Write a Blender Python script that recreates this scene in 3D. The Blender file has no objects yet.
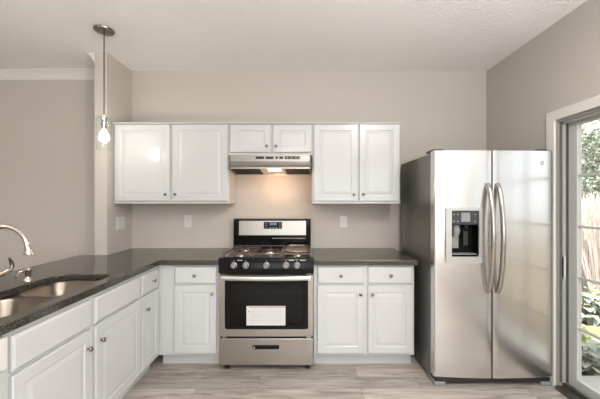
import bpy, bmesh, math, random
from mathutils import Vector, Matrix
from mathutils.geometry import tessellate_polygon

# ------------------------------------------------------------------ camera, world, lights, exposure
SC = bpy.context.scene
COL = SC.collection
PI = math.pi
CAM_H = 1.385
cd = bpy.data.cameras.new('camera')
cd.sensor_fit = 'HORIZONTAL'; cd.sensor_width = 36.0; cd.lens = 298.0 / 600.0 * 36.0
cd.shift_x = -2.0 / 600.0; cd.shift_y = 2.0 / 600.0
cd.clip_start = 0.05; cd.clip_end = 200
cam = bpy.data.objects.new('camera', cd); COL.objects.link(cam)
cam.location = (0, 0, CAM_H); cam.rotation_euler = (PI / 2, 0, 0)
SC.camera = cam

SC.view_settings.view_transform = 'Standard'
SC.view_settings.look = 'None'
SC.view_settings.gamma = 1.0
SC.view_settings.use_curve_mapping = False
SC.view_settings.exposure = 0.17
SC.cycles.use_denoising = True
SC.cycles.max_bounces = 12
SC.cycles.diffuse_bounces = 6
SC.cycles.glossy_bounces = 6
SC.cycles.transparent_max_bounces = 16
SC.cycles.sample_clamp_indirect = 6.0
SC.cycles.caustics_refractive = False
SC.cycles.caustics_reflective = False

SKY = 1.5          # overcast daylight outside
LAMP_NEAR = 20   # ceiling lamp over the kitchen
LAMP_FILL = 34    # two added ceiling lamps out of view, for fill light
REAR_FILL = 22  # added area lights, filling in from the unseen rear windows
SIDE_FILL = 46    # added area light at an unseen right-wall window      # rear windows likewise have added area lights
PENDANT = 5.0
HOOD = 3.0

w = bpy.data.worlds.new('overcast_sky'); SC.world = w; w.use_nodes = True
bg = w.node_tree.nodes['Background']
bg.inputs[0].default_value = (0.93, 0.97, 1.0, 1); bg.inputs[1].default_value = SKY

sun = bpy.data.lights.new('hazy_sun', 'SUN'); sun.energy = 9.0; sun.angle = math.radians(25); sun.color = (1.0, 0.97, 0.93)
so = bpy.data.objects.new('hazy_sun', sun); COL.objects.link(so)
so.rotation_euler = Vector((-0.35, -0.45, 1.0)).to_track_quat('Z', 'Y').to_euler()   # high, from behind the house

def area(name, loc, rot, sx, sy, power, col, shape='RECTANGLE', spread=PI):
    l = bpy.data.lights.new(name, 'AREA'); l.shape = shape; l.size = sx; l.size_y = sy
    l.energy = power; l.color = col; l.spread = spread
    o = bpy.data.objects.new(name, l); COL.objects.link(o); o.location = loc; o.rotation_euler = rot
    return o

FILL_COL = (0.97, 0.985, 1.0); WIN_X = 1.84
area('window_fill', (-0.55, -3.12, 1.45), (PI / 2, 0, 0), 1.5, 1.5, REAR_FILL, FILL_COL)
area('window_fill', (1.15, -3.12, 1.45), (PI / 2, 0, 0), 1.2, 1.5, REAR_FILL * 0.8, FILL_COL)
UPLIGHT_FILLS = [(1.3, -0.5, 130.0), (-2.9, -0.4, 34.0)]   # added lamps out of view, bouncing fill light off the ceiling
for tx_, ty_, p in UPLIGHT_FILLS:
    area('uplight_fill', (tx_, ty_, 1.72), (PI, 0, 0), 0.26, 0.26, p, (0.97, 0.98, 1.0), 'DISK')
area('window_fill', (WIN_X, -1.6, 1.45), (0, PI / 2, 0), 1.5, 1.9, SIDE_FILL, FILL_COL)
LAMPS = [(0.95, 0.75, LAMP_NEAR), (-0.2, -1.6, LAMP_FILL), (-3.4, 0.2, LAMP_FILL * 0.4)]  # first one over the kitchen, the others added to fill the room
CEIL = 2.727
for lx, ly, p in LAMPS:
    area('ceiling_lamp_light', (lx, ly, CEIL - 0.125), (0, 0, 0), 0.34, 0.34, p, (1.0, 0.96, 0.91), 'DISK')

# ------------------------------------------------------------------ materials
def mat(name):
    m = bpy.data.materials.new(name); m.use_nodes = True
    nt = m.node_tree; b = nt.nodes['Principled BSDF']
    return m, nt, b

def node(nt, typ, **kw):
    n = nt.nodes.new(typ)
    for k, v in kw.items():
        if k.startswith('i_'):
            key = k[2:]; key = int(key) if key.isdigit() else key.replace('_', ' ')
            n.inputs[key].default_value = v
        else: setattr(n, k, v)
    return n

def simple(name, col, rough=0.5, metal=0.0, bump=0.0, bscale=60.0, var=0.0, vscale=8.0, coat=0.0, spec=0.5, stretch=None):
    m, nt, b = mat(name)
    b.inputs['Base Color'].default_value = (*col, 1); b.inputs['Roughness'].default_value = rough
    b.inputs['Metallic'].default_value = metal; b.inputs['Specular IOR Level'].default_value = spec
    if coat: b.inputs['Coat Weight'].default_value = coat; b.inputs['Coat Roughness'].default_value = 0.08
    tc = node(nt, 'ShaderNodeTexCoord'); mp = node(nt, 'ShaderNodeMapping')
    nt.links.new(tc.outputs['Object'], mp.inputs['Vector'])
    if stretch: mp.inputs['Scale'].default_value = stretch
    if var:
        nz = node(nt, 'ShaderNodeTexNoise', i_Scale=vscale, i_Detail=4.0)
        nt.links.new(mp.outputs[0], nz.inputs['Vector'])
        mx = node(nt, 'ShaderNodeMix', data_type='RGBA')
        mx.inputs[6].default_value = (*[c * (1 - var) for c in col], 1); mx.inputs[7].default_value = (*[min(1, c * (1 + var)) for c in col], 1)
        nt.links.new(nz.outputs['Fac'], mx.inputs[0]); nt.links.new(mx.outputs[2], b.inputs['Base Color'])
    if bump:
        nz = node(nt, 'ShaderNodeTexNoise', i_Scale=bscale, i_Detail=3.0)
        nt.links.new(mp.outputs[0], nz.inputs['Vector'])
        bp = node(nt, 'ShaderNodeBump', i_Strength=bump, i_Distance=0.01)
        nt.links.new(nz.outputs['Fac'], bp.inputs['Height']); nt.links.new(bp.outputs[0], b.inputs['Normal'])
    return m

M = {}
M['wall'] = simple('wall_paint', (0.505, 0.468, 0.425), 0.75, bump=0.05, bscale=180)
M['ceiling'] = simple('ceiling_paint', (0.88, 0.86, 0.835), 0.85, bump=0.8, bscale=60)
M['trim'] = simple('trim_paint', (0.72, 0.70, 0.665), 0.35)
M['cabinet'] = simple('cabinet_paint', (0.545, 0.55, 0.552), 0.22, bump=0.015, bscale=40)
M['cabinet_box'] = simple('cabinet_frame_paint', (0.54, 0.544, 0.545), 0.28)
M['steel'] = simple('brushed_steel', (0.46, 0.435, 0.40), 0.27, 1.0, bump=0.03, bscale=30, stretch=(0.6, 0.6, 40), var=0.05, vscale=20)
M['fridge_steel'] = simple('fridge_steel', (0.74, 0.725, 0.71), 0.235, 1.0, bump=0.006, bscale=4, stretch=(3, 3, 0.6))
M['fridge_side'] = simple('fridge_side_paint', (0.135, 0.125, 0.115), 0.22, 0.3, bump=0.05, bscale=300)
M['chrome'] = simple('brushed_nickel', (0.66, 0.62, 0.57), 0.16, 1.0)
M['sink'] = simple('sink_steel', (0.30, 0.255, 0.215), 0.30, 1.0, bump=0.03, bscale=30, stretch=(1, 30, 1))
M['black'] = simple('black_enamel', (0.006, 0.006, 0.006), 0.14, spec=0.15)
M['hood_steel'] = simple('hood_steel', (0.32, 0.30, 0.275), 0.34, 1.0, bump=0.03, bscale=30, stretch=(0.6, 0.6, 40), var=0.05, vscale=20)
M['fascia_steel'] = simple('fascia_steel', (0.36, 0.345, 0.32), 0.32, 1.0, bump=0.03, bscale=30, stretch=(0.6, 0.6, 40), var=0.05, vscale=20)
M['griddle'] = simple('griddle_metal', (0.42, 0.32, 0.25), 0.3, 0.9)
M['knob_steel'] = simple('knob_steel', (0.34, 0.33, 0.31), 0.4, 0.8)
M['cooktop_steel'] = simple('cooktop_steel', (0.50, 0.43, 0.38), 0.16, 0.9)
M['handle_steel'] = simple('handle_steel', (0.72, 0.70, 0.67), 0.34, 1.0)
M['fridge_handle'] = simple('fridge_handle_steel', (0.44, 0.42, 0.39), 0.2, 1.0)
M['pale_ink'] = simple('pale_ink', (0.46, 0.47, 0.47), 0.6)
M['dim_button'] = simple('dim_button', (0.17, 0.17, 0.17), 0.4)
M['matte_black'] = simple('matte_black', (0.02, 0.019, 0.018), 0.5)
M['iron'] = simple('cast_iron', (0.16, 0.125, 0.105), 0.32, 0.6, bump=0.1, bscale=200)
M['dark_metal'] = simple('dark_bronze', (0.26, 0.235, 0.205), 0.25, 0.95)
M['grey_plastic'] = simple('grey_plastic', (0.22, 0.22, 0.22), 0.35)
M['gasket'] = simple('dark_gasket', (0.10, 0.10, 0.10), 0.5)
M['vinyl'] = simple('door_vinyl', (0.50, 0.51, 0.49), 0.35)
M['vinyl_grey'] = simple('door_jamb_vinyl', (0.32, 0.315, 0.30), 0.4)
M['sill_dark'] = simple('sill_metal', (0.12, 0.11, 0.10), 0.35, 0.7)
M['white_plastic'] = simple('white_plastic', (0.66, 0.64, 0.61), 0.3)
M['paper'] = simple('paper', (0.60, 0.61, 0.605), 0.5)
M['orange'] = simple('orange_ink', (0.50, 0.22, 0.12), 0.5)
M['ink'] = simple('grey_ink', (0.50, 0.51, 0.51), 0.6)
M['ink_black'] = simple('black_ink', (0.02, 0.02, 0.02), 0.6)
M['silver_mark'] = simple('silver_mark', (0.7, 0.7, 0.7), 0.3, 0.8)
M['concrete'] = simple('patio_concrete', (0.55, 0.53, 0.50), 0.85, var=0.15, vscale=6, bump=0.2, bscale=60)
M['soil'] = simple('garden_soil', (0.16, 0.13, 0.09), 0.95, var=0.4, vscale=5, bump=0.6, bscale=20)
M['bark'] = simple('bark', (0.17, 0.13, 0.10), 0.9, var=0.3, vscale=12)

def emit(name, col, s):
    m, nt, b = mat(name)
    b.inputs['Base Color'].default_value = (*col, 1); b.inputs['Emission Color'].default_value = (*col, 1)
    b.inputs['Emission Strength'].default_value = s
    return m
def lit_glass_bulb():
    m = bpy.data.materials.new('lit_bulb'); m.use_nodes = True; nt = m.node_tree; nt.nodes.clear()
    out = node(nt, 'ShaderNodeOutputMaterial'); ad = node(nt, 'ShaderNodeAddShader'); tr = node(nt, 'ShaderNodeBsdfTransparent')
    em = node(nt, 'ShaderNodeEmission', i_Strength=1.6); em.inputs[0].default_value = (1.0, 0.95, 0.86, 1)
    nt.links.new(tr.outputs[0], ad.inputs[0]); nt.links.new(em.outputs[0], ad.inputs[1]); nt.links.new(ad.outputs[0], out.inputs[0])
    return m
M['bulb'] = lit_glass_bulb()
M['hood_lens'] = emit('lit_hood_lens', (1.0, 0.72, 0.45), 4.0)
M['dome'] = emit('lit_dome', (1.0, 0.94, 0.86), 3.0)
M['led'] = emit('lit_clock_digits', (0.45, 0.6, 0.75), 0.5)

def glass(name, tint=(1, 1, 1), rough=0.0, ior_=1.45):
    m = bpy.data.materials.new(name); m.use_nodes = True; nt = m.node_tree; nt.nodes.clear()
    out = node(nt, 'ShaderNodeOutputMaterial'); mix = node(nt, 'ShaderNodeMixShader')
    tr = node(nt, 'ShaderNodeBsdfTransparent'); tr.inputs[0].default_value = (*tint, 1)
    gl = node(nt, 'ShaderNodeBsdfGlossy'); gl.inputs['Roughness'].default_value = rough
    fr = node(nt, 'ShaderNodeFresnel', i_IOR=1.45); geo = node(nt, 'ShaderNodeNewGeometry')
    ior = node(nt, 'ShaderNodeMapRange', i_3=ior_, i_4=1 / ior_)   # same reflectance from either side of the thin pane
    nt.links.new(geo.outputs['Backfacing'], ior.inputs[0]); nt.links.new(ior.outputs[0], fr.inputs['IOR'])
    nt.links.new(fr.outputs[0], mix.inputs[0]); nt.links.new(tr.outputs[0], mix.inputs[1])
    nt.links.new(gl.outputs[0], mix.inputs[2]); nt.links.new(mix.outputs[0], out.inputs[0])
    return m
M['glass'] = glass('clear_glass', (0.97, 0.98, 0.97))
M['oven_glass'] = glass('oven_glass', (0.62, 0.61, 0.60), ior_=1.22)

def granite():
    m, nt, b = mat('dark_granite')
    tc = node(nt, 'ShaderNodeTexCoord')
    v = node(nt, 'ShaderNodeTexVoronoi', i_Scale=190.0)
    n = node(nt, 'ShaderNodeTexNoise', i_Scale=230.0, i_Detail=5.0, i_Roughness=0.7)
    n2 = node(nt, 'ShaderNodeTexNoise', i_Scale=14.0, i_Detail=3.0)
    for x in (v, n, n2): nt.links.new(tc.outputs['Object'], x.inputs['Vector'])
    r = node(nt, 'ShaderNodeValToRGB')
    e = r.color_ramp.elements
    e[0].position = 0.40; e[0].color = (0.012, 0.011, 0.010, 1)
    e[1].position = 0.72; e[1].color = (0.30, 0.275, 0.245, 1)
    k = r.color_ramp.elements.new(0.54); k.color = (0.040, 0.034, 0.029, 1)
    nt.links.new(n.outputs['Fac'], r.inputs[0])
    r2 = node(nt, 'ShaderNodeValToRGB'); r2.color_ramp.elements[0].position = 0.08; r2.color_ramp.elements[1].position = 0.2
    r2.color_ramp.elements[0].color = (0.22, 0.19, 0.16, 1); r2.color_ramp.elements[1].color = (0, 0, 0, 1)
    nt.links.new(v.outputs['Distance'], r2.inputs[0])
    mx = node(nt, 'ShaderNodeMix', data_type='RGBA', blend_type='ADD'); mx.inputs[0].default_value = 0.35
    nt.links.new(r.outputs[0], mx.inputs[6]); nt.links.new(r2.outputs[0], mx.inputs[7])
    nt.links.new(mx.outputs[2], b.inputs['Base Color'])
    b.inputs['Roughness'].default_value = 0.09; b.inputs['IOR'].default_value = 1.55
    return m
M['granite'] = granite()

def planks():
    m, nt, b = mat('grey_wood_planks')
    tc = node(nt, 'ShaderNodeTexCoord')
    br = node(nt, 'ShaderNodeTexBrick', offset=0.37, offset_frequency=2)
    br.inputs['Color1'].default_value = (0.0, 0.0, 0.0, 1); br.inputs['Color2'].default_value = (1, 1, 1, 1)
    br.inputs['Mortar'].default_value = (0.5, 0.5, 0.5, 1)
    br.inputs['Scale'].default_value = 1.0; br.inputs['Mortar Size'].default_value = 0.0012
    br.inputs['Brick Width'].default_value = 1.22; br.inputs['Row Height'].default_value = 0.15
    mp0 = node(nt, 'ShaderNodeMapping'); mp0.inputs['Location'].default_value = (0.33, 0.045, 0)
    nt.links.new(tc.outputs['Object'], mp0.inputs[0]); nt.links.new(mp0.outputs[0], br.inputs['Vector'])
    # grain, shifted per plank
    sep = node(nt, 'ShaderNodeSeparateColor'); nt.links.new(br.outputs['Color'], sep.inputs[0])
    mp = node(nt, 'ShaderNodeMapping'); mp.inputs['Scale'].default_value = (1.6, 16, 1)
    add = node(nt, 'ShaderNodeVectorMath', operation='MULTIPLY_ADD')
    add.inputs[1].default_value = (9, 5, 3)
    nt.links.new(br.outputs['Color'], add.inputs[0]); nt.links.new(tc.outputs['Object'], add.inputs[2])
    nt.links.new(add.outputs[0], mp.inputs[0])
    n = node(nt, 'ShaderNodeTexNoise', i_Scale=1.6, i_Detail=7.0, i_Roughness=0.62, i_Distortion=0.9)
    nt.links.new(mp.outputs[0], n.inputs['Vector'])
    r = node(nt, 'ShaderNodeValToRGB'); e = r.color_ramp.elements
    e[0].position = 0.28; e[0].color = (0.155, 0.128, 0.105, 1)
    e[1].position = 0.72; e[1].color = (0.54, 0.49, 0.445, 1)
    k = e.new(0.48); k.color = (0.39, 0.345, 0.305, 1)
    nt.links.new(n.outputs['Fac'], r.inputs[0])
    tone = node(nt, 'ShaderNodeMapRange', i_3=0.82, i_4=1.12); nt.links.new(sep.outputs[0], tone.inputs[0])
    mul = node(nt, 'ShaderNodeVectorMath', operation='SCALE'); nt.links.new(r.outputs[0], mul.inputs[0]); nt.links.new(tone.outputs[0], mul.inputs['Scale'])
    seam = node(nt, 'ShaderNodeMix', data_type='RGBA'); seam.inputs[7].default_value = (0.10, 0.08, 0.065, 1)
    nt.links.new(br.outputs['Fac'], seam.inputs[0]); nt.links.new(mul.outputs[0], seam.inputs[6])
    nt.links.new(seam.outputs[2], b.inputs['Base Color'])
    b.inputs['Roughness'].default_value = 0.36
    bp = node(nt, 'ShaderNodeBump', i_Strength=0.08, i_Distance=0.004); nt.links.new(n.outputs['Fac'], bp.inputs['Height']); nt.links.new(bp.outputs[0], b.inputs['Normal'])
    return m
M['floor'] = planks()

def leafmat(name, c1, c2):
    m, nt, b = mat(name)
    g = node(nt, 'ShaderNodeNewGeometry'); mx = node(nt, 'ShaderNodeMix', data_type='RGBA')
    mx.inputs[6].default_value = (*c1, 1); mx.inputs[7].default_value = (*c2, 1)
    nt.links.new(g.outputs['Random Per Island'], mx.inputs[0]); nt.links.new(mx.outputs[2], b.inputs['Base Color'])
    b.inputs['Roughness'].default_value = 0.55
    return m
M['leaf_pale'] = leafmat('pale_tree_leaves', (0.46, 0.51, 0.38), (0.80, 0.83, 0.72))
M['leaf_dark'] = leafmat('evergreen_leaves', (0.14, 0.175, 0.12), (0.42, 0.46, 0.36))
M['leaf_grey'] = leafmat('grey_green_leaves', (0.25, 0.30, 0.23), (0.62, 0.66, 0.58))
M['leaf_lime'] = leafmat('lime_leaves', (0.42, 0.50, 0.18), (0.64, 0.68, 0.34))
M['straw'] = leafmat('dry_grass_blades', (0.50, 0.41, 0.345), (0.92, 0.83, 0.77))

# ------------------------------------------------------------------ helpers
def root_loc(o):
    v = Vector((0, 0, 0))
    while o is not None: v += o.location; o = o.parent
    return v

def thing(name, label, cat, loc, group=None, kind=None):
    o = bpy.data.objects.new(name, None); COL.objects.link(o); o.location = loc; o.empty_display_size = 0.1
    if label: o['label'] = label
    if cat: o['category'] = cat
    if group: o['group'] = group
    if kind: o['kind'] = kind
    return o

class MB:
    """Collects shapes in world coordinates; build() links them as one mesh object."""
    def __init__(s): s.bm = bmesh.new(); s.bm.faces.layers.int.new('flat')
    def box(s, x0, x1, y0, y1, z0, z1, bev=0.0, seg=2):
        t = bmesh.new(); bmesh.ops.create_cube(t, size=1.0)
        for v in t.verts: v.co = Vector(((x0 + x1) / 2 + v.co.x * (x1 - x0), (y0 + y1) / 2 + v.co.y * (y1 - y0), (z0 + z1) / 2 + v.co.z * (z1 - z0)))
        if bev: bmesh.ops.bevel(t, geom=t.edges[:], offset=bev, segments=seg, profile=0.5, affect='EDGES')
        return s.add(t, flat=True)
    def add(s, t, matrix=None, flat=False):
        if matrix is not None: bmesh.ops.transform(t, matrix=matrix, verts=t.verts)
        n0 = len(s.bm.faces); me = bpy.data.meshes.new('tmp'); t.to_mesh(me); t.free(); s.bm.from_mesh(me); bpy.data.meshes.remove(me)
        if flat:
            s.bm.faces.ensure_lookup_table(); k = s.bm.faces.layers.int['flat']
            for i in range(n0, len(s.bm.faces)): s.bm.faces[i][k] = 1   # flat-shaded until build()
        return s
    def cyl(s, p0, p1, r0, r1=None, n=24, bev=0.0):
        r1 = r0 if r1 is None else r1
        p0 = Vector(p0); p1 = Vector(p1); d = p1 - p0
        t = bmesh.new(); bmesh.ops.create_cone(t, cap_ends=True, segments=n, radius1=r0, radius2=r1, depth=d.length)
        if bev:
            bmesh.ops.bevel(t, geom=[e for e in t.edges if len(e.link_faces) == 2 and any(len(f.verts) > 4 for f in e.link_faces)], offset=bev, segments=2, profile=0.5, affect='EDGES')
        q = Vector((0, 0, 1)).rotation_difference(d.normalized()).to_matrix().to_4x4()
        return s.add(t, Matrix.Translation((p0 + p1) / 2) @ q)
    def lathe(s, prof, origin=(0, 0, 0), axis=(0, 0, 1), n=28):
        """prof: list of (radius, height) along the axis."""
        q = Vector((0, 0, 1)).rotation_difference(Vector(axis).normalized())
        o = Vector(origin); rings = []
        for r, h in prof:
            if r < 1e-6: rings.append([s.bm.verts.new(o + q @ Vector((0, 0, h)))])
            else: rings.append([s.bm.verts.new(o + q @ Vector((r * math.cos(2 * PI * k / n), r * math.sin(2 * PI * k / n), h))) for k in range(n)])
        for a, b in zip(rings, rings[1:]):
            for k in range(n):
                k2 = (k + 1) % n
                if len(a) == 1 and len(b) == 1: continue
                if len(a) == 1: s.bm.faces.new((a[0], b[k], b[k2]))
                elif len(b) == 1: s.bm.faces.new((a[k], b[0], a[k2]))
                else: s.bm.faces.new((a[k], b[k], b[k2], a[k2]))
        return s
    def tube(s, pts, r, n=14, cap=True):
        pts = [Vector(p) for p in pts]; rs = r if isinstance(r, (list, tuple)) else [r] * len(pts)
        up = None; rings = []
        for i, p in enumerate(pts):
            d = (pts[min(i + 1, len(pts) - 1)] - pts[max(i - 1, 0)]).normalized()
            if up is None:
                up = Vector((0, 0, 1)) if abs(d.z) < 0.9 else Vector((0, 1, 0))
            up = (up - d * up.dot(d)).normalized(); sd = d.cross(up)
            rings.append([s.bm.verts.new(p + (up * math.cos(2 * PI * k / n) + sd * math.sin(2 * PI * k / n)) * rs[i]) for k in range(n)])
        for a, b in zip(rings, rings[1:]):
            for k in range(n): s.bm.faces.new((a[k], a[(k + 1) % n], b[(k + 1) % n], b[k]))
        if cap: s.bm.faces.new(rings[0]); s.bm.faces.new(rings[-1])
        return s
    def loft(s, loops, close=True, cap0=False, cap1=False):
        L = [[s.bm.verts.new(p) for p in lp] for lp in loops]
        for a, b in zip(L, L[1:]):
            n = len(a)
            for k in range(n if close else n - 1): s.bm.faces.new((a[k], a[(k + 1) % n], b[(k + 1) % n], b[k]))
        if cap0: s.bm.faces.new(L[0])
        if cap1: s.bm.faces.new(L[-1])
        return s
    def prism(s, outline, z0, z1, holes=()):
        """extruded flat outline (list of (x,y)), with holes."""
        polys = [[Vector((x, y, 0)) for x, y in outline]] + [[Vector((x, y, 0)) for x, y in h] for h in holes]
        flat = [p for q in polys for p in q]
        tris = tessellate_polygon(polys)
        lo = [s.bm.verts.new((p.x, p.y, z0)) for p in flat]; hi = [s.bm.verts.new((p.x, p.y, z1)) for p in flat]
        for a, b, c in tris: s.bm.faces.new((hi[a], hi[b], hi[c])); s.bm.faces.new((lo[c], lo[b], lo[a]))
        i = 0
        for q in polys:
            n = len(q)
            for k in range(n): s.bm.faces.new((lo[i + k], lo[i + (k + 1) % n], hi[i + (k + 1) % n], hi[i + k]))
            i += n
        return s
    def extrude_x(s, prof, x0, x1):
        """closed profile of (y,z) extruded along x."""
        return s.loft([[(x0, y, z) for y, z in prof], [(x1, y, z) for y, z in prof]], cap0=True, cap1=True)
    def extrude_y(s, prof, y0, y1):
        return s.loft([[(x, y0, z) for x, z in prof], [(x, y1, z) for x, z in prof]], cap0=True, cap1=True)
    def build(s, name, m, parent=None, smooth=35.0, label=None):
        bmesh.ops.remove_doubles(s.bm, verts=s.bm.verts, dist=1e-6)
        bmesh.ops.recalc_face_normals(s.bm, faces=s.bm.faces)
        if parent is not None: bmesh.ops.translate(s.bm, vec=-root_loc(parent), verts=s.bm.verts)
        me = bpy.data.meshes.new(name); s.bm.to_mesh(me); s.bm.free()
        if smooth:
            me.set_sharp_from_angle(angle=math.radians(smooth))
            me.polygons.foreach_set('use_smooth', [d.value == 0 for d in me.attributes['flat'].data])
        me.attributes.remove(me.attributes['flat'])
        me.materials.append(M[m] if isinstance(m, str) else m)
        o = bpy.data.objects.new(name, me); COL.objects.link(o); o.parent = parent
        if label: o['label'] = label
        return o

def struct(o): o['kind'] = 'structure'; return o
def tag(o, label, cat, group=None, kind=None):
    o['label'] = label; o['category'] = cat
    if group: o['group'] = group
    if kind: o['kind'] = kind
    return o

def rrect(x0, x1, y0, y1, r, n=6):
    """rounded rectangle, r a number or four radii (x1y1, x0y1, x0y0, x1y0)."""
    rs = r if isinstance(r, (list, tuple)) else [r] * 4
    out = []
    for (cx, cy, a0), q in zip(((x1, y1, 0), (x0, y1, PI / 2), (x0, y0, PI), (x1, y0, 1.5 * PI)), rs):
        ox = cx - q if cx == x1 else cx + q; oy = cy - q if cy == y1 else cy + q
        for k in range(n + 1):
            a = a0 + PI / 2 * k / n; out.append((ox + q * math.cos(a), oy + q * math.sin(a)))
    return out

def pane(q, name, parent):
    m = MB(); m.bm.faces.new([m.bm.verts.new(p) for p in q]); return m.build(name, 'glass', parent, 0)

# ------------------------------------------------------------------ the setting
WB = 3.075      # back wall
WR = 1.902      # right wall
XL, YR = -5.2, -3.2
struct(MB().box(XL - 0.1, WR + 0.02, YR - 0.1, WB + 0.1, -0.1, 0.0).build('floor', 'floor'))
struct(MB().box(XL - 0.1, WR + 0.14, YR - 0.1, WB + 0.1, CEIL, CEIL + 0.1).build('ceiling', 'ceiling'))
struct(MB().box(XL - 0.1, WR + 0.14, WB, WB + 0.1, 0, CEIL).build('wall_back', 'wall'))
# right wall with the opening of the sliding door
DY0, DY1, DZ = 0.45, 2.229, 1.99
rw = MB()
rw.box(WR, WR + 0.13, DY1, WB, 0, CEIL); rw.box(WR, WR + 0.13, YR, -2.6, 0, CEIL); rw.box(WR, WR + 0.13, -0.6, DY0, 0, CEIL); rw.box(WR, WR + 0.13, -2.6, -0.6, 0, 0.65); rw.box(WR, WR + 0.13, -2.6, -0.6, 2.25, CEIL); rw.box(WR, WR + 0.13, DY0, DY1, DZ, CEIL)
struct(rw.build('wall_right', 'wall'))
struct(MB().box(XL - 0.1, XL, YR, WB, 0, CEIL).build('wall_left', 'wall'))
r = MB()
r.box(XL, -1.35, YR - 0.1, YR, 0, CEIL); r.box(1.85, WR, YR - 0.1, YR, 0, CEIL)
r.box(-1.35, 1.85, YR - 0.1, YR, 0, 0.65); r.box(-1.35, 1.85, YR - 0.1, YR, 2.25, CEIL); r.box(0.25, 0.5, YR - 0.1, YR, 0.65, 2.25)
struct(r.build('wall_rear', 'wall'))
struct(MB().box(-1.865, -1.753, 2.679, WB, 0, CEIL).build('wall_partition', 'wall'))
for i, (x0, x1) in enumerate(((-1.35, 0.25), (0.5, 1.85))):  # unseen rear windows, added for fill light and reflections
    wn = thing('window_%d' % (i + 1), None, None, ((x0 + x1) / 2, YR, 0.65), kind='structure')
    f = MB(); t = 0.05
    f.box(x0, x1, YR - 0.08, YR + 0.02, 0.65, 0.70); f.box(x0, x1, YR - 0.08, YR + 0.02, 2.20, 2.25)
    f.box(x0, x0 + t, YR - 0.08, YR + 0.02, 0.70, 2.20); f.box(x1 - t, x1, YR - 0.08, YR + 0.02, 0.70, 2.20)
    f.box(x0 + t, x1 - t, YR - 0.06, YR - 0.01, 1.43, 1.47)
    f.build('window_frame', 'trim', wn)
    pane([(x0 + t, YR - 0.04, 0.70), (x1 - t, YR - 0.04, 0.70), (x1 - t, YR - 0.04, 2.20), (x0 + t, YR - 0.04, 2.20)], 'window_pane', wn)
wn = thing('window_3', None, None, (WR, -1.6, 0.65), kind='structure'); f = MB()  # unseen window, added so fill light comes from the right
for z in (0.65, 2.20): f.box(WR - 0.02, WR + 0.08, -2.6, -0.6, z, z + 0.05)
for y in (-2.6, -1.625, -0.65): f.box(WR - 0.02, WR + 0.08, y, y + 0.05, 0.70, 2.20)
f.build('window_frame', 'trim', wn)
pane([(WR + 0.04, -2.55, 0.70), (WR + 0.04, -0.65, 0.70), (WR + 0.04, -0.65, 2.20), (WR + 0.04, -2.55, 2.20)], 'window_pane', wn)
# crown moulding of the dining side: along the back wall, then returning along the partition
cp = [(0.0, 0.0), (0.0, -0.088), (0.010, -0.088), (0.014, -0.072), (0.045, -0.030), (0.058, -0.018), (0.066, -0.012), (0.066, 0.0)]
struct(MB().extrude_x([(WB - a, CEIL - 0.0005 + b) for a, b in cp], XL, -1.931).build('trim_1', 'trim'))
struct(MB().extrude_y([(-1.8655 - a, CEIL - 0.0005 + b) for a, b in cp], 2.68, WB - 0.001).build('trim_2', 'trim'))
# door casing
c = MB(); cx0, cx1 = WR - 0.018, WR - 0.0005
c.box(cx0, cx1, DY1, DY1 + 0.073, 0.0, DZ + 0.073, 0.004); c.box(cx0, cx1, DY0 - 0.073, DY0, 0.0, DZ + 0.073, 0.004)
c.box(cx0, cx1, DY0, DY1, DZ, DZ + 0.073, 0.004)
struct(c.build('trim_3', 'trim'))
# baseboards where the wall is bare
struct(MB().box(WR - 0.014, WR - 0.0005, DY1 + 0.075, WB - 0.02, 0, 0.09, 0.003).build('baseboard_right', 'trim'))
struct(MB().box(0.97, WR - 0.02, WB - 0.014, WB - 0.0005, 0, 0.09, 0.003).build('baseboard_back', 'trim'))

# sliding glass door
dr = thing('door_1', None, None, (WR + 0.07, (DY0 + DY1) / 2, 0), kind='structure')
j = MB(); jx1 = WR + 0.13
j.box(WR + 0.001, jx1, DY1 - 0.018, DY1 - 0.001, 0.0, DZ - 0.001); j.box(WR + 0.001, jx1, DY0 + 0.001, DY0 + 0.018, 0.0, DZ - 0.001)
j.box(WR + 0.001, jx1, DY0 + 0.018, DY1 - 0.018, DZ - 0.018, DZ - 0.001)
j.build('door_frame', 'vinyl_grey', dr)
tk = MB()
for x in (WR + 0.024, WR + 0.034): tk.box(x, x + 0.006, DY1 - 0.034, DY1 - 0.018, 0.05, DZ - 0.018); tk.box(x, x + 0.006, DY0 + 0.018, DY1 - 0.018, DZ - 0.034, DZ - 0.018)
tk.build('track', 'vinyl', dr)
for xg, wg in ((WR + 0.008, 0.013), (WR + 0.044, 0.014)): MB().box(xg, xg + wg, DY1 - 0.026, DY1 - 0.0185, 0.05, DZ - 0.02).build('gasket', 'gasket', dr)
sl = MB(); sl.box(WR - 0.03, jx1 + 0.03, DY0, DY1 - 0.02, 0.0, 0.022, 0.003); sl.box(WR + 0.03, WR + 0.042, DY0 + 0.02, DY1 - 0.02, 0.022, 0.05)
sl.build('door_sill', 'sill_dark', dr)
sx0, sx1 = WR + 0.063, WR + 0.098
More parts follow.
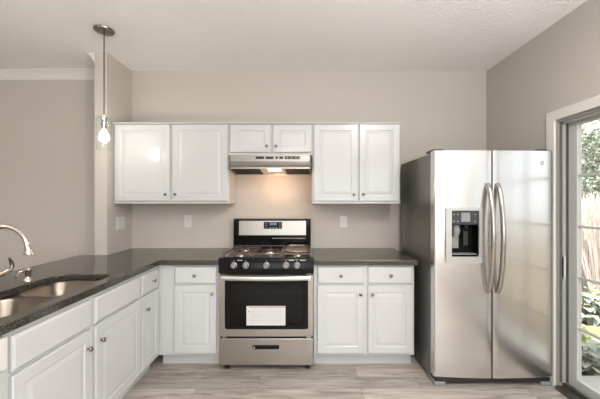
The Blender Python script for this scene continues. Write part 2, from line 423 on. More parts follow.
def sash(y0, y1, x0, x1, flip=False):
    s = MB(); z0, z1, st = 0.042, DZ - 0.02, 0.078
    s.box(x0, x1, y0, y0 + st, z0, z1, 0.004); s.box(x0, x1, y1 - st, y1, z0, z1, 0.004)
    s.box(x0, x1, y0 + st, y1 - st, z0, z0 + 0.068, 0.004); s.box(x0, x1, y0 + st, y1 - st, z1 - 0.035, z1, 0.004)
    p = s.build('sash', 'vinyl', dr)
    gk = MB(); e = 0.005; xm = (x0 + x1) / 2
    a0, a1, b0, b1 = y0 + st, y1 - st, z0 + 0.068, z1 - 0.035
    pane([(xm, a0, b0), (xm, a1, b0), (xm, a1, b1), (xm, a0, b1)], 'door_pane', p)
    mt = MB()
    for k in range(1, 5):
        z = b0 + (b1 - b0) * k / 5
        mt.box(x0 + 0.006, xm - 0.0035, a0, a1, z - 0.008, z + 0.008, 0.002); mt.box(xm + 0.0035, x1 - 0.006, a0, a1, z - 0.008, z + 0.008, 0.002)
    for k in (1, 2):
        y = a0 + (a1 - a0) * k / 3
        mt.box(x0 + 0.006, xm - 0.0035, y - 0.008, y + 0.008, b0, b1, 0.002); mt.box(xm + 0.0035, x1 - 0.006, y - 0.008, y + 0.008, b0, b1, 0.002)
    mt.build('muntin', 'vinyl', p)
    return p
s1 = sash(1.30, DY1 - 0.022, sx0, sx1)
s2 = sash(DY0 + 0.02, 1.378, WR + 0.005, WR + 0.040)
# dark edge seal along the far stile, and the latch
MB().box(sx0 - 0.006, sx0 - 0.0005, DY1 - 0.034, DY1 - 0.022, 0.05, DZ - 0.03).build('seal', 'gasket', dr)
MB().box(WR + 0.024, WR + 0.036, DY1 - 0.042, DY1 - 0.0185, 0.82, 0.98, 0.003).build('latch', 'white_plastic', dr)

# outside ground
struct(MB().box(WR + 0.13, 2.5, -3.0, 2.42, -0.25, -0.03).build('patio_ground', 'concrete'))
g = MB(); g.box(WR + 0.14, 40, -12, 40, -0.4, -0.10); struct(g.build('garden_ground', 'soil'))

# ------------------------------------------------------------------ cabinets
def door_mesh(u0, u1, z0, z1, to, fw=0.055, raised=True, t=0.02):
    """raised-panel door: concentric rings; to(u, z, depth) maps to world."""
    if raised: rings = [(0, 0), (0, t - 0.004), (0.004, t), (fw, t), (fw + 0.005, t - 0.0045), (fw + 0.010, t - 0.0045), (fw + 0.036, t - 0.001), (fw + 0.040, t - 0.001)]
    else: rings = [(0, 0), (0, t - 0.008), (0.010, t - 0.001), (0.013, t)]
    mb = MB(); L = []
    for q, d in rings: L.append([to(u, z, d) for u, z in ((u0 + q, z0 + q), (u1 - q, z0 + q), (u1 - q, z1 - q), (u0 + q, z1 - q))])
    mb.loft(L, cap0=True, cap1=True)
    return mb
def knob(pos, axis, parent, r=0.0135):
    MB().lathe([(0, 0), (0.008, 0.0), (0.006, 0.004), (0.005, 0.012), (r * 0.9, 0.017), (r, 0.021), (r * 0.85, 0.026), (0, 0.028)], pos, axis, 16).build('knob', 'dark_metal', parent, 60)

def front_to(y): return lambda u, z, d: (u, y - d, z)
def side_to(x): return lambda u, z, d: (x + d, u, z)

def upper(label, x0, x1, z0, z1, doors, knobs, zt, zb):
    yf = 2.77
    c = thing('wall_cabinet', label, 'cabinet', ((x0 + x1) / 2, (yf + WB) / 2, z0), 'white wall cabinets')
    b = MB(); b.box(x0, x1, yf, WB - 0.001, z0, z1, 0.002)
    b.box(x0, x1, yf - 0.022, yf - 0.0005, z1 - 0.012, z1, 0.002)  # slim top lip
    b.box(x0, x1, yf - 0.012, yf - 0.0005, z0, z0 + 0.014, 0.002)
    b.build('body', 'cabinet_box', c)
    for (a0, a1), kx in zip(doors, knobs):
        d = door_mesh(a0, a1, zb, zt, front_to(yf - 0.0005)).build('door', 'cabinet', c, 0)
        knob((kx, yf - 0.0205, zb + 0.062 if z1 - z0 > 0.5 else zb + 0.055), (0, -1, 0), d)
    return c
upper('white two-door wall cabinet between the glass pendant and the hood', -1.747, -0.680, 1.366, 2.115, [(-1.727, -1.222), (-1.199, -0.688)], [-1.255, -1.166], 2.098, 1.388)
upper('short white two-door wall cabinet directly above the steel range hood', -0.6785, 0.0955, 1.812, 2.115, [(-0.664, -0.292), (-0.270, 0.086)], [-0.325, -0.237], 2.095, 1.840)
upper('white two-door wall cabinet hanging beside the refrigerator', 0.097, 0.911, 1.366, 2.115, [(0.110, 0.511), (0.530, 0.898)], [0.478, 0.563], 2.098, 1.388)

CT, CB = 0.905, 0.865   # counter top and underside
def carcass(x0, x1, y0, y1, front):
    """hollow base cabinet with recessed toe kick; front is '-y' or '+x'."""
    b = MB(); z0, z1, t = 0.11, CB - 0.001, 0.018
    b.box(x0, x1, y0, y1, z0, z0 + t)
    if front == '-y':
        b.box(x0, x0 + t, y0, y1, z0 + t, z1); b.box(x1 - t, x1, y0, y1, z0 + t, z1); b.box(x0 + t, x1 - t, y1 - t, y1, z0 + t, z1)
        b.box(x0 + t, x1 - t, y0, y0 + t, z0 + t, z1)
        b.box(x0, x1, y0 + 0.075, y0 + 0.09, 0.0, z0); b.box(x0, x0 + t, y0 + 0.09, y1, 0, z0); b.box(x1 - t, x1, y0 + 0.09, y1, 0, z0)
    else:
        b.box(x0, x1, y0, y0 + t, z0 + t, z1); b.box(x0, x1, y1 - t, y1, z0 + t, z1); b.box(x0, x0 + t, y0 + t, y1 - t, z0 + t, z1)
        b.box(x1 - t, x1, y0 + t, y1 - t, z0 + t, z1)
        b.box(x1 - 0.09, x1 - 0.075, y0, y1, 0.0, z0); b.box(x0, x1 - 0.09, y0, y0 + t, 0, z0); b.box(x0, x1 - 0.09, y1 - t, y1, 0, z0)
    return b

# right of the range
YF = 2.475
c = thing('base_cabinet', 'white base cabinet with two drawers and two doors beside the refrigerator', 'cabinet', (0.515, 2.77, 0), 'white base cabinets')
carcass(0.0985, 0.930, YF, WB - 0.002, '-y').build('body', 'cabinet_box', c)
for (a0, a1), kx in zip([(0.126, 0.511), (0.544, 0.914)], [0.480, 0.578]):
    d = door_mesh(a0, a1, 0.705, 0.848, front_to(YF - 0.0005), raised=False).build('drawer', 'cabinet', c, 0); knob(((a0 + a1) / 2, YF - 0.0205, 0.776), (0, -1, 0), d)
    d = door_mesh(a0, a1, 0.133, 0.690, front_to(YF - 0.0005)).build('door', 'cabinet', c, 0); knob((kx, YF - 0.0205, 0.624), (0, -1, 0), d)
# left of the range
c = thing('base_cabinet', 'narrow white base cabinet with one drawer and one door left of the range', 'cabinet', (-0.92, 2.77, 0), 'white base cabinets')
carcass(-1.1885, -0.681, YF, WB - 0.002, '-y').build('body', 'cabinet_box', c)
d = door_mesh(-1.054, -0.706, 0.705, 0.848, front_to(YF - 0.0005), raised=False).build('drawer', 'cabinet', c, 0); knob((-0.88, YF - 0.0205, 0.776), (0, -1, 0), d)
d = door_mesh(-1.054, -0.706, 0.133, 0.690, front_to(YF - 0.0005)).build('door', 'cabinet', c, 0); knob((-0.738, YF - 0.0205, 0.628), (0, -1, 0), d)
# peninsula: corner cabinet and sink cabinet, facing +x
XF = -1.190
c = thing('base_cabinet', 'white corner base cabinet with one drawer and one door beyond the sink cabinet', 'cabinet', (-1.46, 2.33, 0), 'white base cabinets')
carcass(-1.735, XF, 2.1765, 2.474, '+x').build('body', 'cabinet_box', c)
d = door_mesh(2.186, 2.44, 0.690, 0.838, side_to(XF + 0.0005), raised=False).build('drawer', 'cabinet', c, 0); knob((XF + 0.0205, 2.335, 0.765), (1, 0, 0), d)
d = door_mesh(2.186, 2.44, 0.133, 0.676, side_to(XF + 0.0005)).build('door', 'cabinet', c, 0); knob((XF + 0.0205, 2.238, 0.575), (1, 0, 0), d)
c = thing('base_cabinet', 'white sink base cabinet with two plain drawer fronts over two doors under the sink', 'cabinet', (-1.46, 1.68, 0), 'white base cabinets')
carcass(-1.735, XF, 1.183, 2.1755, '+x').build('body', 'cabinet_box', c)
for (a0, a1), ky in zip([(1.206, 1.662), (1.692, 2.166)], [1.623, 1.731]):
    door_mesh(a0, a1, 0.690, 0.838, side_to(XF + 0.0005), raised=False).build('false_drawer_front', 'cabinet', c, 0)
    d = door_mesh(a0, a1, 0.133, 0.676, side_to(XF + 0.0005)).build('door', 'cabinet', c, 0); knob((XF + 0.0205, ky, 0.582), (1, 0, 0), d)
# dishwasher at the near end of the peninsula
c = thing('dishwasher', 'light grey dishwasher under the near end of the peninsula counter', 'dishwasher', (-1.46, 0.88, 0))
MB().box(-1.735, -1.20, 0.582, 1.179, 0.10, CB - 0.004, 0.003).build('body', 'grey_plastic', c)
MB().box(-1.199, -1.168, 0.584, 1.177, 0.115, 0.72, 0.005).build('door', 'vinyl', c)
MB().box(-1.199, -1.160, 0.584, 1.177, 0.725, 0.852, 0.006).build('control_panel', 'white_plastic', c)
MB().box(-1.24, -1.235, 0.59, 1.17, 0.0, 0.098).build('toe_panel', 'matte_black', c)

# ------------------------------------------------------------------ worktops
SK = rrect(-1.605, -1.235, 1.205, 1.965, [0.07, 0.11, 0.10, 0.07], 8)
L = [(-2.0, 0.50), (-1.16, 0.50), (-1.16, 2.43), (-0.6805, 2.43), (-0.6805, WB - 0.001), (-1.752, WB - 0.001), (-1.752, 2.678), (-2.0, 2.678)]
ct = MB().prism(L, CB, CT, [SK[::-1]])
o = tag(ct.build('countertop', 'granite', None, 20), 'dark speckled granite worktop wrapping the corner with the sink cut into it', 'worktop', 'dark granite worktops')
bv = o.modifiers.new('bevel', 'BEVEL'); bv.width = 0.005; bv.segments = 2; bv.limit_method = 'ANGLE'; bv.angle_limit = math.radians(50)
o = tag(MB().box(0.0975, 0.946, 2.43, WB - 0.001, CB, CT, 0.004).build('countertop', 'granite', None, 20), 'short dark granite worktop between the range and the refrigerator', 'worktop', 'dark granite worktops')

# sink: two bowls below the cut-out
sk = thing('kitchen_sink', 'undermount stainless steel double-bowl sink in the dark worktop', 'sink', (-1.42, 1.55, 0.66))
def bowl(y0, y1, nm):
    b = MB(); x0, x1 = -1.615, -1.226; loops = []
    for ins, z, r in ((0, CB - 0.006, 0.07), (0.004, CB - 0.02, 0.07), (0.014, 0.72, 0.07), (0.03, 0.685, 0.07), (0.07, 0.672, 0.05)):
        loops.append([(x, y, z) for x, y in rrect(x0 + ins, x1 - ins, y0 + ins, y1 - ins, max(0.02, r), 6)])
    b.loft(loops, cap1=True)
    p = b.build(nm, 'sink', sk, 60)
    cx, cy = (x0 + x1) / 2, (y0 + y1) / 2
    MB().lathe([(0, 0.003), (0.025, 0.003), (0.030, 0.006), (0.042, 0.005), (0.045, 0.0)], (cx, cy, 0.673), n=24).build('drain', 'chrome', p)
bowl(1.200, 1.622, 'bowl'); bowl(1.655, 1.972, 'bowl')
rim = MB(); rim.prism(rrect(-1.66, -1.213, 1.186, 2.0, 0.08), CB - 0.0065, CB - 0.002, [rrect(-1.614, -1.227, 1.201, 1.621, 0.07)[::-1], rrect(-1.614, -1.227, 1.656, 1.971, 0.07)[::-1]])
rim.build('rim', 'sink', sk)

# faucet
fa = thing('kitchen_faucet', 'brushed nickel gooseneck faucet with a single lever behind the sink', 'faucet', (-1.69, 1.57, CT))
fx, fy = -1.69, 1.57
MB().lathe([(0, 0), (0.030, 0), (0.030, 0.006), (0.024, 0.012), (0.022, 0.04), (0.020, 0.10), (0.016, 0.12), (0, 0.121)], (fx, fy, CT)).build('body', 'chrome', fa, 60)
pts = [(fx, fy, CT + 0.115), (fx, fy, 1.06), (fx, fy, 1.125)]
for k in range(1, 17):
    a = PI - PI * k / 16 * 0.97
    pts.append((fx + 0.12 + 0.12 * math.cos(a), fy + 0.004 * k / 16, 1.133 + 0.12 * math.sin(a)))
e = Vector(pts[-1]); pts.append(e + Vector((0.003, 0, -0.01)))
MB().tube(pts, 0.0125, 16).build('spout', 'chrome', fa, 60)
q = Vector(pts[-1])
MB().lathe([(0.0128, 0), (0.0145, 0.002), (0.014, 0.006), (0.016, 0.02), (0.021, 0.034), (0.022, 0.038), (0.017, 0.041), (0, 0.041)], q + Vector((0, 0, 0.012)), (0.06, 0, -1), 20).build('spray_head', 'chrome', fa, 60)
MB().tube([(fx, fy + 0.015, 0.965), (fx, fy + 0.06, 0.968), (fx, fy + 0.13, 0.982), (fx, fy + 0.165, 0.992)], [0.016, 0.015, 0.0135, 0.011], 14).build('lever_hub', 'chrome', fa, 60)
MB().tube([(fx, fy + 0.158, 0.985), (fx, fy + 0.168, 1.01), (fx, fy + 0.162, 1.035), (fx, fy + 0.150, 1.060)], [0.009, 0.011, 0.010, 0.005], 12).build('lever', 'dark_metal', fa, 60)
# soap dispenser
sd = thing('soap_dispenser', 'short brushed nickel soap dispenser pump standing by the faucet', 'soap dispenser', (-1.664, 1.81, CT))
MB().lathe([(0, 0), (0.024, 0), (0.024, 0.006), (0.016, 0.012), (0.0135, 0.03), (0.015, 0.033), (0.015, 0.06), (0.017, 0.064), (0.017, 0.072), (0.010, 0.077), (0, 0.078)], (-1.664, 1.81, CT), n=20).build('body', 'chrome', sd, 60)
MB().tube([(-1.663, 1.806, 0.967), (-1.66, 1.78, 0.972), (-1.653, 1.745, 0.969), (-1.645, 1.712, 0.950)], [0.010, 0.010, 0.009, 0.007], 12).build('nozzle', 'chrome', sd, 60)

# ------------------------------------------------------------------ range
RX0, RX1 = -0.677, 0.094; RC = (RX0 + RX1) / 2
rg = thing('gas_range', 'stainless steel gas range with black knob panel between the base cabinets', 'range', (RC, 2.75, 0))
b = MB(); b.box(RX0, RX1, 2.47, 3.045, 0.045, 0.895, 0.003)
b.build('body', 'matte_black', rg)
for x in (RX0 + 0.02, RX1 - 0.055):
    b = MB(); b.box(x, x + 0.035, 2.452, 2.469, 0.045, 0.79); b.build('side_trim', 'steel', rg)
for x, y in ((RX0 + 0.05, 2.49), (RX1 - 0.05, 2.49), (RX0 + 0.05, 3.0), (RX1 - 0.05, 3.0)):
    MB().lathe([(0, 0), (0.022, 0), (0.022, 0.012), (0.012, 0.016), (0.012, 0.046)], (x, y, 0), n=16).build('foot', 'matte_black', rg)
# cooktop
ck = MB(); ck.box(RX0, RX1, 2.47, 2.985, 0.8955, 0.918, 0.004); cooktop = ck.build('cooktop', 'cooktop_steel', rg)
# control panel, tilted face
P = MB(); P.extrude_x([(2.469, 0.795), (2.428, 0.800), (2.424, 0.804), (2.424, 0.915), (2.430, 0.924), (2.469, 0.926)], RX0 - 0.002, RX1 + 0.002)
panel = P.build('control_panel', 'black', rg)
nrm = Vector((0, -1.0, 0.0))
for px in (234.0, 246.0, 266.5, 286.0, 297.0):
    x = (px - 302) / 298 * 2.43; pos = Vector((x, 2.4235, 0.866))
    kb = MB(); kb.lathe([(0.0, -0.003), (0.026, -0.003), (0.026, 0.004), (0.020, 0.007), (0.0195, 0.026), (0.016, 0.030), (0, 0.030)], pos, nrm, 26)
    kb = kb.build('knob', 'knob_steel', panel, 40)
    t = bmesh.new(); bmesh.ops.create_cube(t, size=1.0)
    for v in t.verts: v.co = Vector((v.co.x * 0.009, v.co.y * 0.036, v.co.z * 0.012))
    g2 = MB(); g2.add(t, Matrix.Translation(pos + nrm * 0.033) @ Vector((0, 0, 1)).rotation_difference(nrm).to_matrix().to_4x4()); g2.build('grip', 'knob_steel', kb)
    tick = MB(); tick.box(x - 0.004, x + 0.003, 2.4225, 2.4236, 0.899, 0.903); tick.build('dial_mark', 'silver_mark', panel)
for px in (240, 291.5, 303):
    x = (px - 302) / 298 * 2.43; MB().box(x - 0.022, x + 0.022, 2.4225, 2.4236, 0.904, 0.909).build('panel_lettering', 'ink', panel)
# oven door: steel frame with window hole
DYF = 2.425
def xz_frame(mb, outer, hole, y0, y1):
    t = MB(); t.prism(outer, y0, y1, [hole[::-1]])
    for v in t.bm.verts: v.co = Vector((v.co.x, v.co.z, v.co.y))
    me = bpy.data.meshes.new('t'); t.bm.to_mesh(me); t.bm.free(); mb.bm.from_mesh(me); bpy.data.meshes.remove(me); return mb
win = rrect(-0.628, 0.050, 0.345, 0.742, [0.006, 0.006, 0.02, 0.02], 4)
dm = xz_frame(MB(), [(RX0 + 0.002, 0.287), (RX1 - 0.002, 0.287), (RX1 - 0.002, 0.788), (RX0 + 0.002, 0.788)], win, DYF, 2.4505)
oven = dm.build('oven_door', 'steel', rg)
wf = xz_frame(MB(), rrect(-0.6275, 0.0495, 0.3455, 0.7415, [0.006, 0.006, 0.02, 0.02], 4), rrect(-0.585, 0.008, 0.385, 0.715, 0.012, 4), DYF + 0.001, DYF + 0.006)
wf.build('window_border', 'black', oven)
MB().box(-0.586, 0.009, DYF + 0.0062, DYF + 0.009, 0.384, 0.716).build('window_pane', 'oven_glass', oven)
cav = MB(); cav.box(-0.62, 0.042, 2.447, 2.4495, 0.35, 0.735); cav.build('oven_interior', simple('oven_enamel', (0.05, 0.047, 0.043), 0.3), oven)
rk = MB()
for z in (0.47, 0.55, 0.63):
    rk.cyl((-0.58, 2.444, z), (0.004, 2.444, z), 0.0022, n=8)
    for i in range(14): rk.cyl((-0.56 + i * 0.042, 2.444, z - 0.004), (-0.56 + i * 0.042, 2.444, z + 0.004), 0.0018, n=6)
rk.build('oven_rack', 'gasket', oven)
# handle: flat bowed bar on two posts
hp = []
for k in range(17):
    u = k / 16; x = -0.645 + u * 0.713; hp.append((x, 2.385 - 0.018 * (1 - (2 * u - 1) ** 2)))
H = MB()
for (x, y) in hp: pass
H.loft([[(x, y - 0.008, 0.755), (x, y - 0.013, 0.764), (x, y - 0.013, 0.780), (x, y - 0.008, 0.788), (x, y + 0.006, 0.788), (x, y + 0.006, 0.755)] for x, y in hp], cap0=True, cap1=True)
for x in (-0.625, 0.047): H.box(x - 0.015, x + 0.015, 2.385, DYF - 0.0002, 0.760, 0.777, 0.003)
H.build('handle', 'handle_steel', oven)
# paper notice behind the oven window glass edge
lb = MB(); lb.box(-0.452, -0.135, DYF - 0.0012, DYF - 0.0002, 0.377, 0.535); lab = lb.build('paper_notice', 'paper', oven, label='white paper notice with an orange top line stuck on the oven window')
MB().box(-0.43, -0.14, DYF - 0.0016, DYF - 0.0013, 0.522, 0.530).build('notice_stripe', 'orange', lab)
MB().box(-0.437, -0.428, DYF - 0.0016, DYF - 0.0013, 0.484, 0.493).build('notice_dot', 'ink_black', lab)
tx = MB(); random.seed(4)
for i in range(8):
    z = 0.505 - i * 0.0145; x = -0.415
    while x < -0.165:
        wd = random.uniform(0.012, 0.035); tx.box(x, min(x + wd, -0.16), DYF - 0.0015, DYF - 0.0013, z - 0.0022, z + 0.0022); x += wd + 0.006
tx.build('notice_text', 'pale_ink', lab)
MB().box(RC - 0.010, RC + 0.010, DYF - 0.001, DYF - 0.0002, 0.313, 0.319).build('badge', 'grey_plastic', oven)
# drawer
d = MB(); d.box(RX0 + 0.002, RX1 - 0.002, 2.428, 2.4685, 0.050, 0.268, 0.004); dw = d.build('drawer', 'steel', rg)
slot = [(RC - 0.108 + 0, 0)]
h = MB(); lo = rrect(-0.405, -0.185, 0.184, 0.214, 0.013, 5)
h.loft([[(x, 2.4278, z) for x, z in lo], [(x, 2.4235, z) for x, z in lo]], cap0=True, cap1=True); h.build('handle_recess', 'black', dw)
h = MB(); h.box(-0.402, -0.188, 2.4165, 2.4232, 0.197, 0.211, 0.003); h.build('handle', 'black', dw); MB().lathe([(0, 0.006), (0.006, 0.005), (0.009, 0.0), (0, 0)], (-0.390, 2.4163, 0.199), (0, -1, 0), 16).build('handle_tip', 'handle_steel', dw)
# backguard
bgd = MB(); bgd.extrude_x([(3.045, 0.9185), (3.045, 1.205), (3.02, 1.212), (2.998, 1.205), (2.986, 1.03), (2.994, 1.005), (2.990, 0.9185)], RX0 - 0.010, RX1 - 0.006)
bk = bgd.build('backguard', 'black', rg)
ins = MB()
zy = lambda z: 2.986 + (z - 1.03) / 0.175 * 0.012
ins.loft([[(-0.632, zy(1.048) - 0.003, 1.048), (0.040, zy(1.048) - 0.003, 1.048), (0.040, zy(1.190) - 0.003, 1.190), (-0.632, zy(1.190) - 0.003, 1.190)],
          [(-0.632, zy(1.048) - 0.0002, 1.048), (0.040, zy(1.048) - 0.0002, 1.048), (0.040, zy(1.190) - 0.0002, 1.190), (-0.632, zy(1.190) - 0.0002, 1.190)]], cap0=True, cap1=True)
ins.build('steel_fascia', 'fascia_steel', bk)
MB().box(-0.384, -0.200, 2.983, 2.9925, 1.112, 1.180, 0.003).build('display', 'black', bk)
dg = MB(); px0 = -0.322
for i in range(4):
    x = px0 + i * 0.016 + (0.006 if i > 1 else 0)
    dg.box(x, x + 0.010, 2.9822, 2.9828, 1.168, 1.1705); dg.box(x, x + 0.010, 2.9822, 2.9828, 1.150, 1.1525)
    dg.box(x + 0.008, x + 0.010, 2.9822, 2.9828, 1.152, 1.169)
dg.build('clock_digits', 'led', bk)
for x in (-0.372, -0.355, -0.232, -0.216):
    for z in (1.122, 1.140, 1.158): MB().box(x, x + 0.009, 2.9822, 2.9828, z, z + 0.007).build('display_button', 'dim_button', bk)
for x in (-0.325, -0.295, -0.265): MB().box(x, x + 0.016, 2.9822, 2.9828, 1.121, 1.129).build('display_button', 'dim_button', bk)
MB().box(-0.30, 0.035, 2.9865, 2.9915, 1.014, 1.019, 0.001).build('vent_lip', 'steel', bk)
# burners and grates
def burner(x, y, r):
    bn = MB(); bn.lathe([(r * 1.25, 0.0), (r * 1.2, 0.008), (r, 0.010), (r, 0.014)], (x, y, 0.9185), n=24)
    o = bn.build('burner', 'steel', rg, 40)
    MB().lathe([(0, 0.022), (r * 0.85, 0.022), (r * 0.98, 0.018), (r * 0.95, 0.0145), (0, 0.0145)], (x, y, 0.9185), n=24).build('burner_cap', 'iron', o, 40)
burner(-0.54, 2.60, 0.045); burner(-0.54, 2.85, 0.036); burner(RC, 2.73, 0.05); burner(-0.04, 2.60, 0.04); burner(-0.04, 2.85, 0.032)
def grate(x0, x1, cross):
    g = MB(); y0, y1, zt, hh = 2.495, 2.965, 0.950, 0.010; t = 0.012
    def bar(a, b, c, d): g.box(a, b, c, d, zt - hh, zt, 0.003)
    bar(x0, x1, y0, y0 + t); bar(x0, x1, y1 - t, y1); bar(x0, x0 + t, y0 + t, y1 - t); bar(x1 - t, x1, y0 + t, y1 - t)
    xm = (x0 + x1) / 2; ym = (y0 + y1) / 2
    bar(x0 + t, x1 - t, ym - t / 2, ym + t / 2)
    for cy in ((2.60, 2.85) if cross else (ym,)):
        for s in (-1, 1):
            bar(xm - t / 2, xm + t / 2, *sorted((cy + s * 0.022, cy + s * 0.098)))
            bar(*sorted((xm + s * 0.022, xm + s * ((x1 - x0) / 2 - t))), cy - t / 2, cy + t / 2)
    for x in (x0, x1 - t):
        for y in (y0, y1 - t, ym - t / 2): g.box(x, x + t, y, y + t, 0.9185, zt - hh)
    return g.build('grate', 'iron', rg)
gp = MB(); go = rrect(-0.148, 0.058, 2.56, 2.93, 0.035, 6); gi = rrect(-0.132, 0.042, 2.576, 2.914, 0.025, 6)
gp.loft([[(x, y, 0.9505) for x, y in go], [(x, y, 0.9615) for x, y in go], [(x, y, 0.9615) for x, y in gi], [(x, y, 0.9565) for x, y in gi]], cap0=True, cap1=True)
tag(gp.build('griddle_plate', 'griddle'), 'smooth rimmed griddle plate lying over the right grate of the range', 'griddle')
grate(RX0 + 0.018, -0.418, True); grate(-0.412, -0.166, False); grate(-0.160, RX1 - 0.018, True)

# ------------------------------------------------------------------ range hood
hd = thing('range_hood', 'slim stainless steel range hood with a lit warm lamp over the range', 'range hood', (-0.29, 2.9, 1.66))
HX0, HX1, HY, HZ0, HZ1 = -0.672, 0.089, 2.728, 1.683, 1.8115; HZB = 1.660   # the underside drops a little to the back
sh = MB()
ft = [(-0.0, HZ1), (0.0, 1.753), (0.004, 1.750), (0.004, 1.746), (-0.002, 1.742), (-0.010, 1.700), (-0.012, 1.698), (-0.012, HZ0)]
ch = 0.018
def under(y): return HZ0 + (HZB - HZ0) * (y - HY) / (WB - HY)
def hloop(y, z): return [(HX0, WB - 0.001, min(z, under(WB)) if z <= HZ0 else z), (HX0, y + ch, z), (HX0 + ch, y, z), (HX1 - ch, y, z), (HX1, y + ch, z), (HX1, WB - 0.001, min(z, under(WB)) if z <= HZ0 else z)]
sh.loft([hloop(HY + a, z) for a, z in ft], close=True, cap0=True)
def inner(d, up):
    L_ = [(HX0 + d, WB - 0.012), (HX0 + d, HY + ch + d * 0.6), (HX0 + ch + d * 0.6, HY - 0.012 + d), (HX1 - ch - d * 0.6, HY - 0.012 + d), (HX1 - d, HY + ch + d * 0.6), (HX1 - d, WB - 0.012)]
    return [(x, y, under(y) + up) for x, y in L_]
sh.loft([hloop(HY - 0.012, HZ0), inner(0.010, 0), inner(0.010, 0.012)], cap1=True)
sh.build('shell', 'hood_steel', hd)
def under_plate(x0, x1, y0, y1, lo, hi):
    q = [(x0, y0), (x1, y0), (x1, y1), (x0, y1)]
    return MB().loft([[(x, y, under(y) + lo) for x, y in q], [(x, y, under(y) + hi) for x, y in q]], cap0=True, cap1=True)
M['hood_filter'] = simple('hood_filter', (0.012, 0.008, 0.006), 0.6, 0.0, spec=0.2, bump=0.3, bscale=400)
for x0, x1 in ((HX0 + 0.02, -0.400), (-0.155, HX1 - 0.02)): under_plate(x0, x1, HY + 0.004, WB - 0.02, 0.002, 0.0105).build('filter', 'hood_filter', hd)
under_plate(-0.392, -0.163, HY + 0.004, WB - 0.02, 0.003, 0.0105).build('lamp_panel', 'steel', hd)
under_plate(-0.315, -0.195, HY + 0.010, HY + 0.13, -0.001, 0.0028).build('lamp_lens', 'hood_lens', hd)
hl = bpy.data.lights.new('hood_light', 'POINT'); hl.energy = HOOD; hl.color = (1.0, 0.62, 0.38); hl.shadow_soft_size = 0.035
ho = bpy.data.objects.new('hood_light', hl); COL.objects.link(ho); ho.location = (-0.255, HY + 0.10, 1.63)
for a, b_ in ((255.7, 264), (265.6, 273.6), (275.5, 278), (279.3, 283)):
    MB().box((a - 302) / 109.2, (b_ - 302) / 109.2, HY - 0.0012, HY - 0.0002, 1.774, 1.797).build('vent_slot', 'ink_black', hd)
MB().box((284.7 - 302) / 109.2, (300 - 302) / 109.2, HY - 0.0015, HY - 0.0002, 1.773, 1.800).build('control_plate', 'matte_black', hd)
for x in (-0.145, -0.105, -0.065, -0.035): MB().box(x, x + 0.018, HY - 0.0022, HY - 0.0016, 1.782, 1.792).build('switch', 'grey_plastic', hd)

# ------------------------------------------------------------------ refrigerator
FX0, FX1 = 0.990, 1.882; FB = 2.305; FF = 2.232
fr = thing('refrigerator', 'stainless steel side-by-side refrigerator with ice dispenser and grey sides', 'refrigerator', ((FX0 + FX1) / 2, 2.65, 0))
MB().box(FX0, FX1, FB + 0.004, 2.985, 0.035, 1.755, 0.004).build('body', 'fridge_side', fr)
MB().box(FX0 + 0.004, FX1 - 0.004, FB - 0.010, FB + 0.004, 0.07, 1.75).build('door_gasket', 'matte_black', fr)
bulge = 0.026
def fy_(x):
    u = (x - (FX0 + FX1) / 2) / ((FX1 - FX0) / 2)
    y = FF - bulge * (1 - u * u)
    e = min(x - FX0, FX1 - x)
    if e < 0.012: y += 0.012 * (1 - math.sqrt(max(0, 1 - (1 - e / 0.012) ** 2)))
    return y
def fdoor(x0, x1, z0, z1, hole=None):
    xs = set([x0, x1]); n = 22
    for k in range(n + 1): xs.add(x0 + (x1 - x0) * k / n)
    for k in range(1, 8):
        for e in (FX0 + 0.012 * (1 - math.cos(PI / 2 * k / 8)), FX1 - 0.012 * (1 - math.cos(PI / 2 * k / 8))):
            if x0 < e < x1: xs.add(e)
    zs = [z0, z0 + 0.006, z1 - 0.006, z1]
    if hole: xs |= {hole[0], hole[1]}; zs += [hole[2], hole[3]]
    xs = sorted(xs); zs = sorted(zs); m = MB(); bm = m.bm
    def off(x, z):
        return 0.004 if (z in (z0, z1)) else 0.0
    def gap(x): return 0.003 if (abs(x - x0) < 1e-9 and x0 > FX0 + .01) or (abs(x - x1) < 1e-9 and x1 < FX1 - .01) else 0.0
    V = [[bm.verts.new((x, fy_(x) + off(x, z) + gap(x), z)) for x in xs] for z in zs]
    for i in range(len(zs) - 1):
        for k in range(len(xs) - 1):
            if hole and xs[k] >= hole[0] - 1e-9 and xs[k + 1] <= hole[1] + 1e-9 and zs[i] >= hole[2] - 1e-9 and zs[i + 1] <= hole[3] + 1e-9: continue
            bm.faces.new((V[i][k], V[i][k + 1], V[i + 1][k + 1], V[i + 1][k]))
    yb = FB - 0.012
    B0 = [bm.verts.new((x, yb, z0)) for x in xs]; B1 = [bm.verts.new((x, yb, z1)) for x in xs]
    for k in range(len(xs) - 1):
        bm.faces.new((V[0][k], B0[k], B0[k + 1], V[0][k + 1])); bm.faces.new((V[-1][k], V[-1][k + 1], B1[k + 1], B1[k]))
    for k in (0, -1):
        bm.faces.new([V[i][k] for i in range(len(zs))] + [B1[k], B0[k]])
    return m
SP = 1.4085
HO = (1.108, 1.311, 0.977, 1.318)
fz = fdoor(FX0, SP - 0.006, 0.072, 1.768, HO).build('freezer_door', 'fridge_steel', fr, 30)
fd = fdoor(SP + 0.006, FX1, 0.072, 1.768).build('fresh_food_door', 'fridge_steel', fr, 30)
